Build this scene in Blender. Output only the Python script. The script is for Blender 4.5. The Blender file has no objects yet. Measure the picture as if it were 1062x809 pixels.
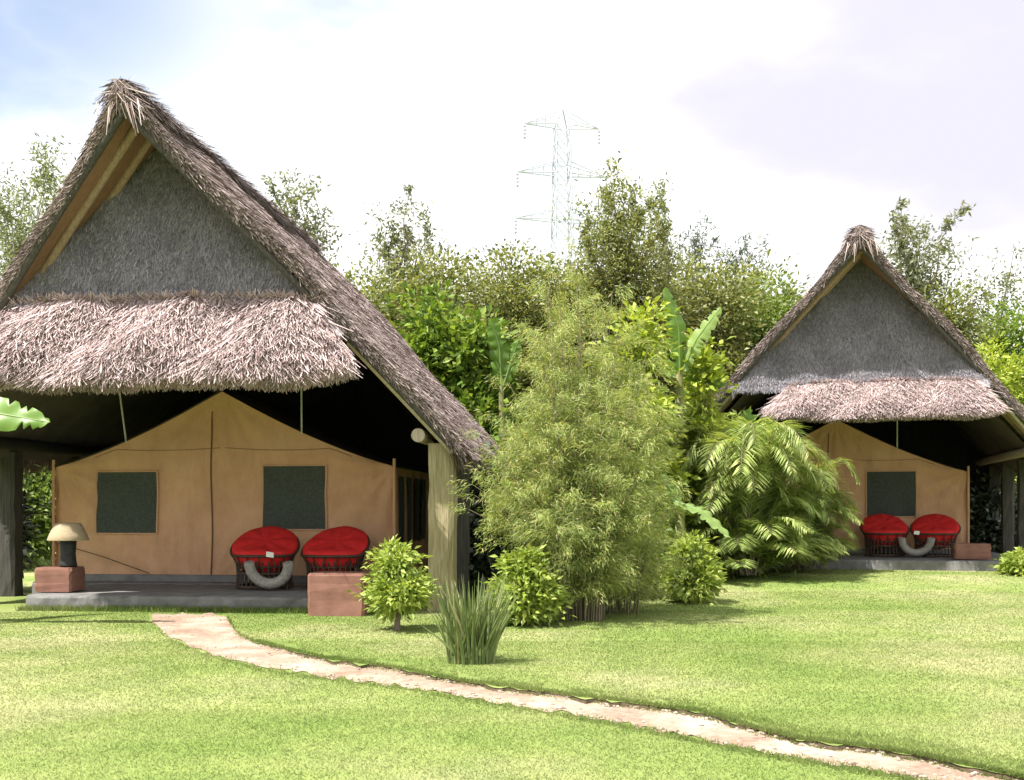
import bpy, math
import numpy as np
from math import radians as R, pi

sc = bpy.context.scene
COL = sc.collection
F, U0, V0, EYE = 1139.0, 531.0, 524.0, 1.3      # focal length in photo pixels, principal column, horizon row, eye height

# ------------------------------------------------------------------ mesh helpers
def nrm(a):
    a = np.asarray(a, float)
    return a / np.maximum(np.linalg.norm(a, axis=-1, keepdims=True), 1e-9)

class MB:
    def __init__(s):
        s.v = []; s.q = []; s.t = []; s.n = 0; s.qm = []; s.tm = []
    def add(s, v, q=None, t=None, m=0):
        v = np.asarray(v, float).reshape(-1, 3)
        if q is not None and len(q):
            q = np.asarray(q, int).reshape(-1, 4); s.q.append(q + s.n); s.qm.append(np.full(len(q), m))
        if t is not None and len(t):
            t = np.asarray(t, int).reshape(-1, 3); s.t.append(t + s.n); s.tm.append(np.full(len(t), m))
        s.v.append(v); s.n += len(v)
    def grid(s, P, m=0, closed=False):
        P = np.asarray(P, float); a, b = P.shape[:2]
        i = np.arange(a * b).reshape(a, b)
        if closed: i = np.concatenate([i, i[:, :1]], 1)
        q = np.stack([i[:-1, :-1], i[1:, :-1], i[1:, 1:], i[:-1, 1:]], -1).reshape(-1, 4)
        s.add(P.reshape(-1, 3), q, m=m)
    def box(s, c, d, rz=0, m=0, taper=1.0):
        x, y, z = [k / 2 for k in d]
        v = np.array([[-x,-y,-z],[x,-y,-z],[x,y,-z],[-x,y,-z],[-x*taper,-y*taper,z],[x*taper,-y*taper,z],[x*taper,y*taper,z],[-x*taper,y*taper,z]])
        cs, sn = math.cos(rz), math.sin(rz)
        v = np.stack([v[:,0]*cs - v[:,1]*sn, v[:,0]*sn + v[:,1]*cs, v[:,2]], 1) + np.asarray(c, float)
        s.add(v, [[0,3,2,1],[4,5,6,7],[0,1,5,4],[1,2,6,5],[2,3,7,6],[3,0,4,7]], m=m)
    def tube(s, pts, r, n=8, m=0, cap=True, ref=None):
        pts = np.asarray(pts, float); k = len(pts)
        r = np.broadcast_to(np.asarray(r, float), (k,))
        T = nrm(np.gradient(pts, axis=0))
        if ref is None: ref = np.array([0, 0, 1.0]) if abs(T[0][2]) < .9 else np.array([1.0, 0, 0])
        A = nrm(np.cross(T, ref)); B = np.cross(T, A)
        an = np.linspace(0, 2*pi, n, endpoint=False)
        P = pts[:, None] + r[:, None, None]*(A[:, None]*np.cos(an)[None, :, None] + B[:, None]*np.sin(an)[None, :, None])
        s.grid(P, m, True)
        if cap:
            for e in (0, k-1):
                ring = P[e]
                t = [[0, 1+j, 1+(j+1) % n] if e else [0, 1+(j+1) % n, 1+j] for j in range(n)]
                s.add(np.vstack([pts[e], ring]), t=t, m=m)
    def lathe(s, prof, n=24, c=(0,0,0), m=0):
        prof = np.asarray(prof, float); an = np.linspace(0, 2*pi, n, endpoint=False)
        P = np.stack([prof[:,0][:,None]*np.cos(an), prof[:,0][:,None]*np.sin(an), np.repeat(prof[:,1][:,None], n, 1)], -1)
        s.grid(P + np.asarray(c, float), m, True)
    def leaves(s, c, d, nn, L, W, m=0, droop=0.0):
        """rhombic leaves: c base, d long axis, nn rough normal"""
        d = nrm(d); side = nrm(np.cross(d, nn)); up = np.cross(side, d)
        L = np.broadcast_to(np.asarray(L, float), (len(c),))[:, None]; W = np.broadcast_to(np.asarray(W, float), (len(c),))[:, None]
        mid = c + d*L*.42
        v = np.stack([c, mid + side*W*.5 + up*W*.12, c + d*L - np.array([0,0,1.])*droop*L, mid - side*W*.5 + up*W*.12], 1)
        i = np.arange(len(c)*4).reshape(-1, 4)
        s.add(v.reshape(-1, 3), i, m=m)
    def strands(s, a, b, w, side, m=0):
        w = np.broadcast_to(np.asarray(w, float), (len(a),))[:, None]
        v = np.stack([a - side*w*.5, a + side*w*.5, b + side*w*.2, b - side*w*.2], 1)
        s.add(v.reshape(-1, 3), np.arange(len(a)*4).reshape(-1, 4), m=m)
    def build(s, name, mats, parent=None, smooth=False):
        me = bpy.data.meshes.new(name)
        v = np.concatenate(s.v)
        q = np.concatenate(s.q) if s.q else np.zeros((0,4), int)
        t = np.concatenate(s.t) if s.t else np.zeros((0,3), int)
        me.vertices.add(len(v)); me.vertices.foreach_set('co', v.astype(np.float32).ravel())
        nl = len(q)*4 + len(t)*3
        me.loops.add(nl); me.loops.foreach_set('vertex_index', np.concatenate([q.ravel(), t.ravel()]).astype(np.int32))
        me.polygons.add(len(q)+len(t))
        st = np.concatenate([np.arange(len(q))*4, len(q)*4 + np.arange(len(t))*3]).astype(np.int32)
        me.polygons.foreach_set('loop_start', st)
        mi = np.concatenate(s.qm + s.tm) if (s.qm or s.tm) else np.zeros(0)
        me.polygons.foreach_set('material_index', mi.astype(np.int32))
        me.polygons.foreach_set('use_smooth', np.full(len(q)+len(t), smooth))
        if not isinstance(mats, (list, tuple)): mats = [mats]
        for k in mats: me.materials.append(k)
        me.update(calc_edges=True); me.validate()
        o = bpy.data.objects.new(name, me); COL.objects.link(o)
        if parent: o.parent = parent
        return o

def tag(o, label=None, cat=None, group=None, kind=None):
    if label: o['label'] = label
    if cat: o['category'] = cat
    if group: o['group'] = group
    if kind: o['kind'] = kind
    return o
def thing(name, label, cat, loc=(0,0,0), rz=0, group=None):
    o = bpy.data.objects.new(name, None); COL.objects.link(o); o.empty_display_size = .2
    o.location = loc; o.rotation_euler = (0,0,rz)
    return tag(o, label, cat, group)
def copy_tree(o, parent=None):
    c = o.copy(); COL.objects.link(c)
    if parent: c.parent = parent
    for ch in list(o.children): copy_tree(ch, c)
    return c
def GX(u, Y): return (u-U0)/F*Y
def GZ(v, Y): return EYE + (V0-v)/F*Y
def sst(a, b, x):
    t = np.clip((x-a)/(b-a), 0, 1); return t*t*(3-2*t)
def gnd(x, y): return .12*sst(14, 19, np.asarray(y, float))*sst(.5, 4, np.asarray(x, float))
def rot(v, a):
    c, s = math.cos(a), math.sin(a); return np.array([v[0]*c - v[1]*s, v[0]*s + v[1]*c, v[2] if len(v) > 2 else 0])

# ------------------------------------------------------------------ materials
class NT:
    def __init__(s, name):
        s.m = bpy.data.materials.new(name); s.m.use_nodes = True; s.t = s.m.node_tree; s.t.nodes.clear()
        s.out = s.n('ShaderNodeOutputMaterial')
    def n(s, k, **kw):
        x = s.t.nodes.new(k)
        for a, b in kw.items(): setattr(x, a, b)
        return x
    def l(s, a, b): s.t.links.new(a, b)
    def noise(s, scale, detail=4, rough=.55, vec=None):
        x = s.n('ShaderNodeTexNoise'); x.inputs['Scale'].default_value = scale; x.inputs['Detail'].default_value = detail; x.inputs['Roughness'].default_value = rough
        if vec is not None: s.l(vec, x.inputs['Vector'])
        return x.outputs['Fac']
    def ramp(s, fac, stops):
        x = s.n('ShaderNodeValToRGB'); e = x.color_ramp.elements
        while len(e) < len(stops): e.new(.5)
        for k, (p, c) in enumerate(stops): e[k].position = p; e[k].color = (*c, 1)
        s.l(fac, x.inputs['Fac']); return x.outputs['Color']
    def mix(s, f, a, b, mode='MIX'):
        x = s.n('ShaderNodeMix', data_type='RGBA', blend_type=mode)
        if hasattr(f, 'type') and not isinstance(f, float): s.l(f, x.inputs[0])
        else: x.inputs[0].default_value = f
        for k, c in ((6, a), (7, b)):
            if isinstance(c, tuple): x.inputs[k].default_value = (*c, 1)
            else: s.l(c, x.inputs[k])
        return x.outputs[2]
    def pos(s): return s.n('ShaderNodeNewGeometry').outputs['Position']
    def obj(s): return s.n('ShaderNodeTexCoord').outputs['Object']
    def rnd(s): return s.n('ShaderNodeNewGeometry').outputs['Random Per Island']
    def scale(s, vec, sc_):
        x = s.n('ShaderNodeMapping'); x.inputs['Scale'].default_value = sc_; s.l(vec, x.inputs['Vector']); return x.outputs['Vector']
    def bsdf(s, col, rough=.8, bump=None, bs=.3, dist=.02, spec=.3):
        b = s.n('ShaderNodeBsdfPrincipled')
        if isinstance(col, tuple): b.inputs['Base Color'].default_value = (*col, 1)
        else: s.l(col, b.inputs['Base Color'])
        b.inputs['Roughness'].default_value = rough; b.inputs['Specular IOR Level'].default_value = spec
        if bump is not None:
            k = s.n('ShaderNodeBump'); k.inputs['Strength'].default_value = bs; k.inputs['Distance'].default_value = dist
            s.l(bump, k.inputs['Height']); s.l(k.outputs['Normal'], b.inputs['Normal'])
        return b
    def done(s, b): s.l(b.outputs[0], s.out.inputs['Surface']); return s.m

def strand_mat(name, stops, patch=None, rough=.9):
    t = NT(name); c = t.ramp(t.rnd(), stops)
    n = t.noise(1.7, 5, .6, t.obj())
    c = t.mix(.55, c, t.ramp(n, [(.3, (.55,.52,.5)), (.7, (1.25,1.2,1.2))]), 'MULTIPLY')
    return t.done(t.bsdf(c, rough, spec=.12))

def leaf_mat(name, stops, trans=.35, rough=.5, spec=.35, nscale=1.1):
    t = NT(name); c = t.ramp(t.rnd(), stops)
    n = t.noise(nscale, 3, .5, t.obj())
    c = t.mix(.5, c, t.ramp(n, [(.35, (.72,.78,.7)), (.65, (1.25,1.18,1.1))]), 'MULTIPLY')
    b = t.bsdf(c, rough, spec=spec)
    tr = t.n('ShaderNodeBsdfTranslucent'); t.l(t.mix(1.0, c, (1.25,1.2,.6), 'MULTIPLY'), tr.inputs['Color'])
    mx = t.n('ShaderNodeMixShader'); mx.inputs[0].default_value = trans
    t.l(b.outputs[0], mx.inputs[1]); t.l(tr.outputs[0], mx.inputs[2])
    return t.done(mx)

def simple(name, a, b, scale=8, rough=.8, bs=.3, dist=.01, stretch=None, spec=.3, detail=5):
    t = NT(name); v = t.obj()
    if stretch: v = t.scale(v, stretch)
    n = t.noise(scale, detail, .6, v)
    return t.done(t.bsdf(t.ramp(n, [(.3, a), (.7, b)]), rough, n, bs, dist, spec))

M = {}
M['thatch'] = strand_mat('aged thatch', [(0, (.12,.09,.08)), (.35, (.24,.19,.18)), (.75, (.35,.29,.275)), (1, (.5,.43,.415))])
M['skirt'] = strand_mat('pale fringe thatch', [(0, (.17,.115,.11)), (.3, (.40,.31,.30)), (.7, (.57,.47,.465)), (1, (.71,.62,.615))])
M['gable'] = strand_mat('grey gable thatch', [(0, (.14,.138,.155)), (.5, (.27,.262,.295)), (1, (.41,.395,.44))])
M['thatch_base'] = simple('thatch underlayer', (.10,.08,.07), (.26,.21,.19), 14, .95, .8, .04)
M['reed'] = simple('reed lining', (.15,.085,.045), (.28,.175,.10), 10, .85, .6, .02, (1,12,1))
M['pole'] = simple('rafter pole', (.19,.135,.085), (.33,.25,.17), 9, .7, .4, .01, (4,4,.6))
M['greywood'] = simple('weathered timber', (.30,.25,.20), (.5,.43,.36), 7, .8, .5, .01, (6,6,.5))
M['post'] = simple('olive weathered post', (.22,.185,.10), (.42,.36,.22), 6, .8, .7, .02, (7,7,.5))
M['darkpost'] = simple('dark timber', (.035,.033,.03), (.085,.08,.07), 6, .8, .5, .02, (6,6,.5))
M['shadow_black'] = simple('near-black shadow tone', (.010,.010,.012), (.025,.023,.024), 5, .9, .4, .02, (8,8,.4))  # near-black colour carrying the shade inside the hut
M['concrete'] = simple('grey concrete', (.11,.108,.105), (.21,.205,.20), 5, .9, .4, .01)
def canvas_mat():
    t = NT('tan canvas'); o = t.obj()
    a = t.noise(1.3, 6, .65, o); st = t.noise(2.0, 4, .6, t.scale(o, (1.2,1.2,.5))); w_ = t.noise(3.2, 3, .5, t.scale(o, (1.6,1.6,.5))); wv = t.noise(160, 2, .5, o)
    c = t.ramp(a, [(.3, (.54,.31,.18)), (.55, (.645,.385,.235)), (.75, (.695,.445,.285))])
    c = t.mix(.3, c, t.ramp(st, [(.28, (.66,.62,.58)), (.5, (1,1,1)), (.75, (1.1,1.08,1.05))]), 'MULTIPLY')
    c = t.mix(.25, c, t.ramp(wv, [(.3, (.6,.6,.6)), (.7, (1.2,1.2,1.2))]), 'MULTIPLY')
    return t.done(t.bsdf(c, .88, w_, .55, .09, .08))
M['canvas'] = canvas_mat()
M['seam'] = simple('stitched seam', (.30,.18,.105), (.38,.24,.15), 2.2, .85, .35, .03, spec=.1)
M['shadow_sheet'] = simple('under-roof shadow tone', (.09,.08,.078), (.14,.125,.12), 3, .9, spec=.05)  # shade under the hut roof put into the sheet colour
M['mesh_window'] = simple('dark green window mesh', (.05,.06,.052), (.085,.096,.084), 30, .8, .3, .005, spec=.1)
M['zip'] = simple('brown seam', (.14,.075,.04), (.2,.11,.06), 20, .8)
M['sheet_grey'] = simple('grey ground sheet', (.14,.14,.14), (.22,.22,.22), 6, .8)
M['rope'] = simple('pale rope', (.5,.5,.52), (.7,.7,.7), 30, .8)
M['red'] = simple('red cushion fabric', (.50,.016,.018), (.64,.03,.028), 5, .75, .5, .02, spec=.2)
M['rattan'] = simple('dark rattan', (.028,.018,.013), (.08,.052,.035), 22, .6, .4, .01)
M['hoop'] = simple('grey rattan binding', (.20,.19,.17), (.36,.34,.30), 24, .8, .5, .01)
M['white'] = simple('white cloth', (.7,.7,.68), (.8,.8,.78), 20, .8)
M['terracotta'] = simple('terracotta plaster', (.17,.085,.065), (.25,.13,.10), 4, .9, .5, .02, spec=.1)
M['black'] = simple('black iron', (.012,.012,.012), (.03,.03,.03), 20, .55)
M['straw'] = simple('woven straw shade', (.32,.245,.155), (.46,.37,.25), 30, .8, .6, .01, (1,1,6))
M['steel'] = simple('galvanised steel', (.36,.38,.42), (.44,.46,.5), 4, .5)
M['bark'] = simple('bark', (.10,.075,.055), (.22,.17,.13), 8, .9, .8, .03, (3,3,.6))
M['palebark'] = simple('pale bark', (.25,.22,.18), (.4,.36,.3), 8, .9, .6, .02, (3,3,.6))
M['cane'] = simple('bamboo cane', (.13,.11,.07), (.24,.2,.13), 9, .6, .3, .01, (2,2,.8))
M['pseudostem'] = simple('banana stem', (.13,.15,.05), (.26,.24,.11), 7, .7, .5, .01, (5,5,.5))
M['grit'] = strand_mat('path grit', [(0, (.16,.12,.09)), (.5, (.32,.25,.2)), (1, (.5,.44,.38))])
M['soil'] = simple('dry soil', (.05,.036,.022), (.12,.085,.055), 20, .95, .8, .02)

def path_mat():
    t = NT('worn path'); p = t.pos()
    a = t.noise(2.2, 6, .6, p); b = t.noise(22, 4, .6, p)
    c = t.ramp(a, [(.3, (.23,.155,.115)), (.5, (.32,.24,.185)), (.68, (.43,.35,.285))])
    c = t.mix(.5, c, t.ramp(b, [(.3, (.62,.58,.55)), (.7, (1.2,1.2,1.2))]), 'MULTIPLY')
    cr_ = t.noise(5.5, 7, .7, p); c = t.mix(.35, c, t.ramp(cr_, [(.36, (.55,.5,.46)), (.5, (1,1,1)), (.7, (1.15,1.15,1.15))]), 'MULTIPLY')
    return t.done(t.bsdf(c, .95, b, .5, .015, .1))
M['path'] = path_mat()

def grass_color(t, p):
    a = t.noise(.35, 4, .55, p); b = t.noise(1.6, 5, .65, p); d = t.noise(11, 4, .6, p)
    c = t.ramp(a, [(.36, (.145,.207,.052)), (.5, (.196,.24,.077)), (.64, (.275,.283,.135))])
    c = t.mix(.6, c, t.ramp(b, [(.3, (.72,.8,.7)), (.7, (1.28,1.2,1.25))]), 'MULTIPLY')
    c = t.mix(.3, c, t.ramp(d, [(.3, (.7,.76,.7)), (.7, (1.2,1.15,1.2))]), 'MULTIPLY')
    return c, d
def lawn_mat():
    t = NT('lawn turf'); c, d = grass_color(t, t.pos())
    return t.done(t.bsdf(c, .95, d, .8, .03, .05))
M['lawn'] = lawn_mat()
def blade_mat():
    t = NT('grass blades'); c, d = grass_color(t, t.pos())
    c = t.mix(.35, c, t.ramp(t.rnd(), [(0, (.8,.86,.75)), (.85, (1.2,1.15,1.1)), (1, (1.6,1.4,1.5))]), 'MULTIPLY')
    b = t.bsdf(c, .7, spec=.15); tr = t.n('ShaderNodeBsdfTranslucent'); t.l(c, tr.inputs['Color'])
    mx = t.n('ShaderNodeMixShader'); mx.inputs[0].default_value = .5
    t.l(b.outputs[0], mx.inputs[1]); t.l(tr.outputs[0], mx.inputs[2]); return t.done(mx)
M['blade'] = blade_mat()

L = {}
L['olive'] = leaf_mat('olive leaves', [(0, (.09,.115,.034)), (.5, (.19,.215,.07)), (1, (.35,.36,.15))])
L['bright'] = leaf_mat('bright leaves', [(0, (.07,.13,.02)), (.5, (.14,.23,.035)), (1, (.28,.36,.07))])
L['yellow'] = leaf_mat('yellow green leaves', [(0, (.19,.27,.03)), (.5, (.32,.40,.06)), (1, (.47,.52,.13))])
L['grey'] = leaf_mat('grey green leaves', [(0, (.10,.12,.075)), (.5, (.18,.20,.12)), (1, (.30,.31,.20))])
L['pale'] = leaf_mat('pale feathery leaves', [(0, (.09,.115,.06)), (.5, (.17,.20,.11)), (1, (.28,.31,.18))], .45)
L['blue'] = leaf_mat('blue green needles', [(0, (.05,.075,.06)), (.5, (.09,.12,.1)), (1, (.15,.18,.15))])
L['bamboo'] = leaf_mat('bamboo leaves', [(0, (.14,.195,.06)), (.5, (.285,.36,.115)), (.78, (.41,.45,.17)), (1, (.50,.43,.24))], .4)
L['frond'] = leaf_mat('frond leaflets', [(0, (.17,.24,.06)), (.5, (.30,.385,.12)), (.85, (.43,.50,.19)), (1, (.55,.54,.28))], .35)
L['dryfrond'] = leaf_mat('dry leaflets', [(0, (.25,.2,.09)), (1, (.5,.42,.24))], .3)
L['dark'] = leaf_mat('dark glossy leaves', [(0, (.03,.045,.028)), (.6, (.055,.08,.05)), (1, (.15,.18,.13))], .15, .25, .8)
L['shrub'] = leaf_mat('shrub leaves', [(0, (.17,.24,.04)), (.5, (.30,.39,.08)), (1, (.5,.56,.18))])
L['green'] = leaf_mat('mid green leaves', [(0, (.09,.14,.03)), (.5, (.175,.25,.06)), (1, (.29,.36,.11))])
L['banana'] = leaf_mat('banana leaf', [(0, (.10,.20,.03)), (1, (.16,.28,.05))], .4, .4, .4)
L['banana_pale'] = leaf_mat('pale banana leaf', [(0, (.22,.33,.10)), (1, (.30,.41,.15))], .4, .4, .4)
L['strap'] = leaf_mat('strap leaves', [(0, (.10,.14,.05)), (.6, (.18,.23,.09)), (.95, (.29,.33,.15)), (1, (.5,.40,.3))], .25)

# ------------------------------------------------------------------ camera, sun, sky
cam = bpy.data.cameras.new('camera'); co = bpy.data.objects.new('camera', cam); COL.objects.link(co)
co.location = (0, 0, EYE); co.rotation_euler = (R(90), 0, 0)
cam.sensor_width = 36; cam.lens = 36*F/1062; cam.shift_y = (V0-404.5)/1062; cam.clip_end = 2000; cam.clip_start = .1
sc.camera = co
SUN = nrm(np.array([-.50, -.34, 1.0]))
el = math.asin(SUN[2]); az = math.atan2(SUN[0], SUN[1])      # from +Y, clockwise
sl = bpy.data.lights.new('sun', 'SUN'); sl.energy = 5.0; sl.angle = R(.55); sl.color = (1, .955, .88)
so = bpy.data.objects.new('sun', sl); COL.objects.link(so); so.location = (-20, -15, 40)
from mathutils import Vector
so.rotation_euler = Vector(SUN).to_track_quat('Z', 'Y').to_euler()
w = bpy.data.worlds.new('World'); sc.world = w; w.use_nodes = True
nt = w.node_tree; nt.nodes.clear()
def wn(k, **kw):
    x = nt.nodes.new(k)
    for a, b in kw.items(): setattr(x, a, b)
    return x
lk = nt.links.new
sky = wn('ShaderNodeTexSky', sky_type='NISHITA'); sky.sun_disc = False; sky.sun_elevation = el; sky.sun_rotation = az
sky.air_density = 1.0; sky.dust_density = 1.5; sky.ozone_density = 1.0
tc = wn('ShaderNodeTexCoord'); mp = wn('ShaderNodeMapping'); mp.inputs['Scale'].default_value = (1.6, 1.6, 3.4); mp.inputs['Location'].default_value = (.35, .1, .2)
lk(tc.outputs['Generated'], mp.inputs['Vector'])
nz = wn('ShaderNodeTexNoise'); nz.inputs['Scale'].default_value = 1.7; nz.inputs['Detail'].default_value = 6; nz.inputs['Roughness'].default_value = .52
lk(mp.outputs['Vector'], nz.inputs['Vector'])
cr = wn('ShaderNodeValToRGB'); e = cr.color_ramp.elements; e[0].position = .30; e[0].color = (.45,.45,.45,1); e[1].position = .45; e[1].color = (1,1,1,1)
lk(nz.outputs['Fac'], cr.inputs['Fac'])
# grey belly of the big cloud to the right
def world_blob(d, inner, outer):
    d = np.array(d)*np.array([1,1,2.2])
    sm = wn('ShaderNodeMapping'); sm.inputs['Scale'].default_value = (1,1,2.2); lk(tc.outputs['Generated'], sm.inputs['Vector'])
    nd = wn('ShaderNodeVectorMath', operation='DOT_PRODUCT'); nd.inputs[1].default_value = tuple(nrm(d))
    no = wn('ShaderNodeVectorMath', operation='NORMALIZE'); lk(sm.outputs[0], no.inputs[0]); lk(no.outputs[0], nd.inputs[0])
    ad = wn('ShaderNodeMath', operation='MULTIPLY_ADD'); lk(nz.outputs['Fac'], ad.inputs[0]); ad.inputs[1].default_value = .075; lk(nd.outputs['Value'], ad.inputs[2])
    mr = wn('ShaderNodeMapRange'); mr.interpolation_type = 'SMOOTHSTEP'
    lk(ad.outputs[0], mr.inputs['Value']); mr.inputs['From Min'].default_value = math.cos(R(outer)) + .0375; mr.inputs['From Max'].default_value = math.cos(R(inner)) + .0375
    return mr.outputs[0]
belly = world_blob((.36, 1, .355), 0, 13)
hole = world_blob((-.46, 1, .47), 1, 13)
cloud = wn('ShaderNodeMix', data_type='RGBA'); cloud.inputs[6].default_value = (7.0, 7.0, 7.1, 1); cloud.inputs[7].default_value = (4.2, 4.1, 4.65, 1)
lk(belly, cloud.inputs[0])
sub = wn('ShaderNodeMath', operation='MULTIPLY_ADD'); lk(hole, sub.inputs[0]); sub.inputs[1].default_value = -.8; lk(cr.outputs['Color'], sub.inputs[2]); sub.use_clamp = True
mx = wn('ShaderNodeMix', data_type='RGBA'); lk(sub.outputs[0], mx.inputs[0]); lk(sky.outputs['Color'], mx.inputs[6]); lk(cloud.outputs[2], mx.inputs[7])
bg = wn('ShaderNodeBackground'); bg.inputs['Strength'].default_value = .1; lk(mx.outputs[2], bg.inputs['Color'])
wo = wn('ShaderNodeOutputWorld'); lk(bg.outputs[0], wo.inputs['Surface'])
sc.view_settings.view_transform = 'Standard'; sc.view_settings.look = 'None'; sc.view_settings.gamma = 1; sc.view_settings.exposure = 1.12
sc.cycles.max_bounces = 8; sc.cycles.diffuse_bounces = 4; sc.cycles.transparent_max_bounces = 4
sc.cycles.use_denoising = True

# ------------------------------------------------------------------ ground, path, grass
rng = np.random.RandomState(7)
def axis(lo, hi, core, step):
    c = np.arange(core[0], core[1]+1e-6, step)
    a = core[0] - np.geomspace(step, core[0]-lo, 14)[::-1]; b = core[1] + np.geomspace(step, hi-core[1], 14)
    return np.concatenate([a, c, b])
xs = axis(-300, 300, (-16, 18), .5); ys = axis(-60, 700, (2, 30), .5)
GXX, GYY = np.meshgrid(xs, ys, indexing='ij')
mb = MB(); mb.grid(np.stack([GXX, GYY, gnd(GXX, GYY)], -1)); lawn = mb.build('lawn', M['lawn'], smooth=True); tag(lawn, kind='structure')

UP = np.array([(140,637),(234,638),(246,659),(264,667),(301,678),(339,687),(400,695),(480,711),(600,727),(725,743),(780,760),(830,773),(900,781),(960,791),(1030,806),(1110,826),(1250,866),(1400,912)], float)
LO = np.array([(140,640),(161,648),(176,662),(196,671),(211,678),(241,685),(264,692),(320,700),(377,707),(420,713),(500,727),(600,743),(680,758),(800,783),(900,799),(985,815),(1110,846),(1250,890),(1400,938)], float)
def vY(v): return EYE*F/(np.asarray(v, float)-V0)
ug = np.concatenate([np.linspace(158, 300, 60), np.linspace(304, 1400, 240)])
wob = np.interp(ug, np.linspace(150, 1400, 130), rng.normal(0, 1.5, 130)); wob2 = np.interp(ug, np.linspace(150, 1400, 160), rng.normal(0, 1.8, 160))
vu, vl = np.interp(ug, UP[:,0], UP[:,1]) + wob, np.interp(ug, LO[:,0], LO[:,1]) + wob2
vl = np.maximum(vl, vu+.5)
rows = []
for k in np.linspace(0, 1, 9):
    Yk = vY(vu)*(1-k) + vY(vl)*k
    rows.append(np.stack([GX(ug, Yk), Yk, .006 + .008*np.sin(k*pi) + rng.normal(0, .0015, len(ug))], -1))
mb = MB(); mb.grid(np.stack(rows, 1)); tag(mb.build('path', M['path'], smooth=True), kind='structure')
mb = MB()
for _ in range(450):
    u = rng.uniform(170, 1100); f_ = rng.uniform(.05,.95) if rng.uniform() < .5 else rng.choice([rng.uniform(0,.14), rng.uniform(.86,1)])
    Yk = float(vY(np.interp(u, ug, vu)*(1-f_) + np.interp(u, ug, vl)*f_)); r_ = rng.uniform(.004,.016); n_ = 6; an = np.arange(n_)*2*pi/n_+rng.uniform(0,1)
    k_ = r_*rng.uniform(.7,1.2,n_); c_ = np.array([GX(u,Yk), Yk, .012])
    ring = np.stack([np.cos(an)*k_*1.2, np.sin(an)*k_, 0*an], -1)+c_; top_ = np.stack([np.cos(an)*k_*.7, np.sin(an)*k_*.6, 0*an+r_*.6], -1)+c_
    mb.grid(np.stack([ring, top_]), closed=True); mb.add(top_[[0,1,2,3,4,5]], [[0,1,2,3],[0,3,4,5]])
tag(mb.build('gravel', M['grit']), 'loose grit and small stones on the worn path', 'gravel', kind='stuff')
# raised turf along the far edge of the path, with a bare soil face
sel = ug > 242; ue, Ye = ug[sel], vY(vu[sel])
lip = .026*sst(242, 300, ue)*(1 + np.interp(ue, np.linspace(240,1400,90), rng.normal(0,.1,90)))
mb = MB(); Xe = GX(ue, Ye)
mb.grid(np.stack([np.stack([Xe+.0, Ye-.02, np.full_like(Xe, -.01)], -1), np.stack([Xe+.01, Ye+.005, lip], -1)], 1)); tag(mb.build('soil_edge', M['soil']), kind='structure')
mb = MB(); mb.grid(np.stack([np.stack([Xe+.0*k, Ye+.004+.62*k, lip*(1-sst(0,1,k))+.004*(1-k) - .006*k], -1) for k in np.linspace(0,1,6)], 1)); tag(mb.build('turf_edge', M['lawn'], smooth=True), kind='structure')

def on_path(X, Y, pad=0):
    v = V0 + EYE*F/Y; u = U0 + X/Y*F
    return (u > 155) & (v > np.interp(u, UP[:,0], UP[:,1]) - pad) & (v < np.interp(u, LO[:,0], LO[:,1]) + pad)
def berm(X, Y):
    u = U0 + X/Y*F
    Yu = vY(np.interp(u, UP[:,0], UP[:,1])); d = Y-Yu
    return np.where((d > 0) & (u > 242), .026*sst(242,300,u)*(1-sst(0,.62,d)), 0)
mb = MB()
for y0, y1, n, wd, h in ((3.6, 7, 330000, .0036, .016), (7, 10.5, 260000, .005, .017), (10.5, 16, 240000, .007, .018), (16, 27, 150000, .010, .020)):
    Y = np.sqrt(rng.uniform(y0**2, y1**2, n)); X = rng.uniform(-1, 1, n)*(.50*Y+3.6)
    k = ~on_path(X, Y, 0)
    k &= ~((Y > 13.3) & (Y < 21) & (X < -1.2)); X, Y = X[k], Y[k]; n = len(X)
    a = np.stack([X, Y, gnd(X, Y)+berm(X, Y)-.004], -1)
    hh = h*rng.uniform(.45, 1.15, n); d = rng.normal(0, .9, (n,2))
    b = a + np.stack([d[:,0]*hh, d[:,1]*hh, hh], -1)
    an = rng.uniform(0, pi, n); sd = np.stack([np.cos(an), np.sin(an)*.4, 0*an], -1)
    mb.add(np.stack([a-sd*wd, a+sd*wd, b], 1).reshape(-1,3), t=np.arange(n*3).reshape(-1,3))
# longer unmown grass along the foot of the porch step
n = 5000; t_ = rng.uniform(-1.95, 2.6, n); dd = np.abs(rng.normal(0,.09,n)); cA, sA = math.cos(R(5.3)), math.sin(R(5.3))
O_ = np.array([GX(182,13.5), 13.5]); lx, ly = t_, -.02-dd; X = O_[0] + lx*cA + ly*sA; Y = O_[1] - lx*sA + ly*cA
k = ~on_path(X, Y, 1); X, Y = X[k], Y[k]; n = len(X); a = np.stack([X, Y, 0*X], -1); hh = rng.uniform(.03,.10,n)
b = a + np.stack([rng.normal(0,.4,n)*hh, rng.normal(-.1,.3,n)*hh, hh], -1); an = rng.uniform(0, pi, n); sd = np.stack([np.cos(an), np.sin(an)*.4, 0*an], -1)
mb.add(np.stack([a-sd*.006, a+sd*.006, b], 1).reshape(-1,3), t=np.arange(n*3).reshape(-1,3))
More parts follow.
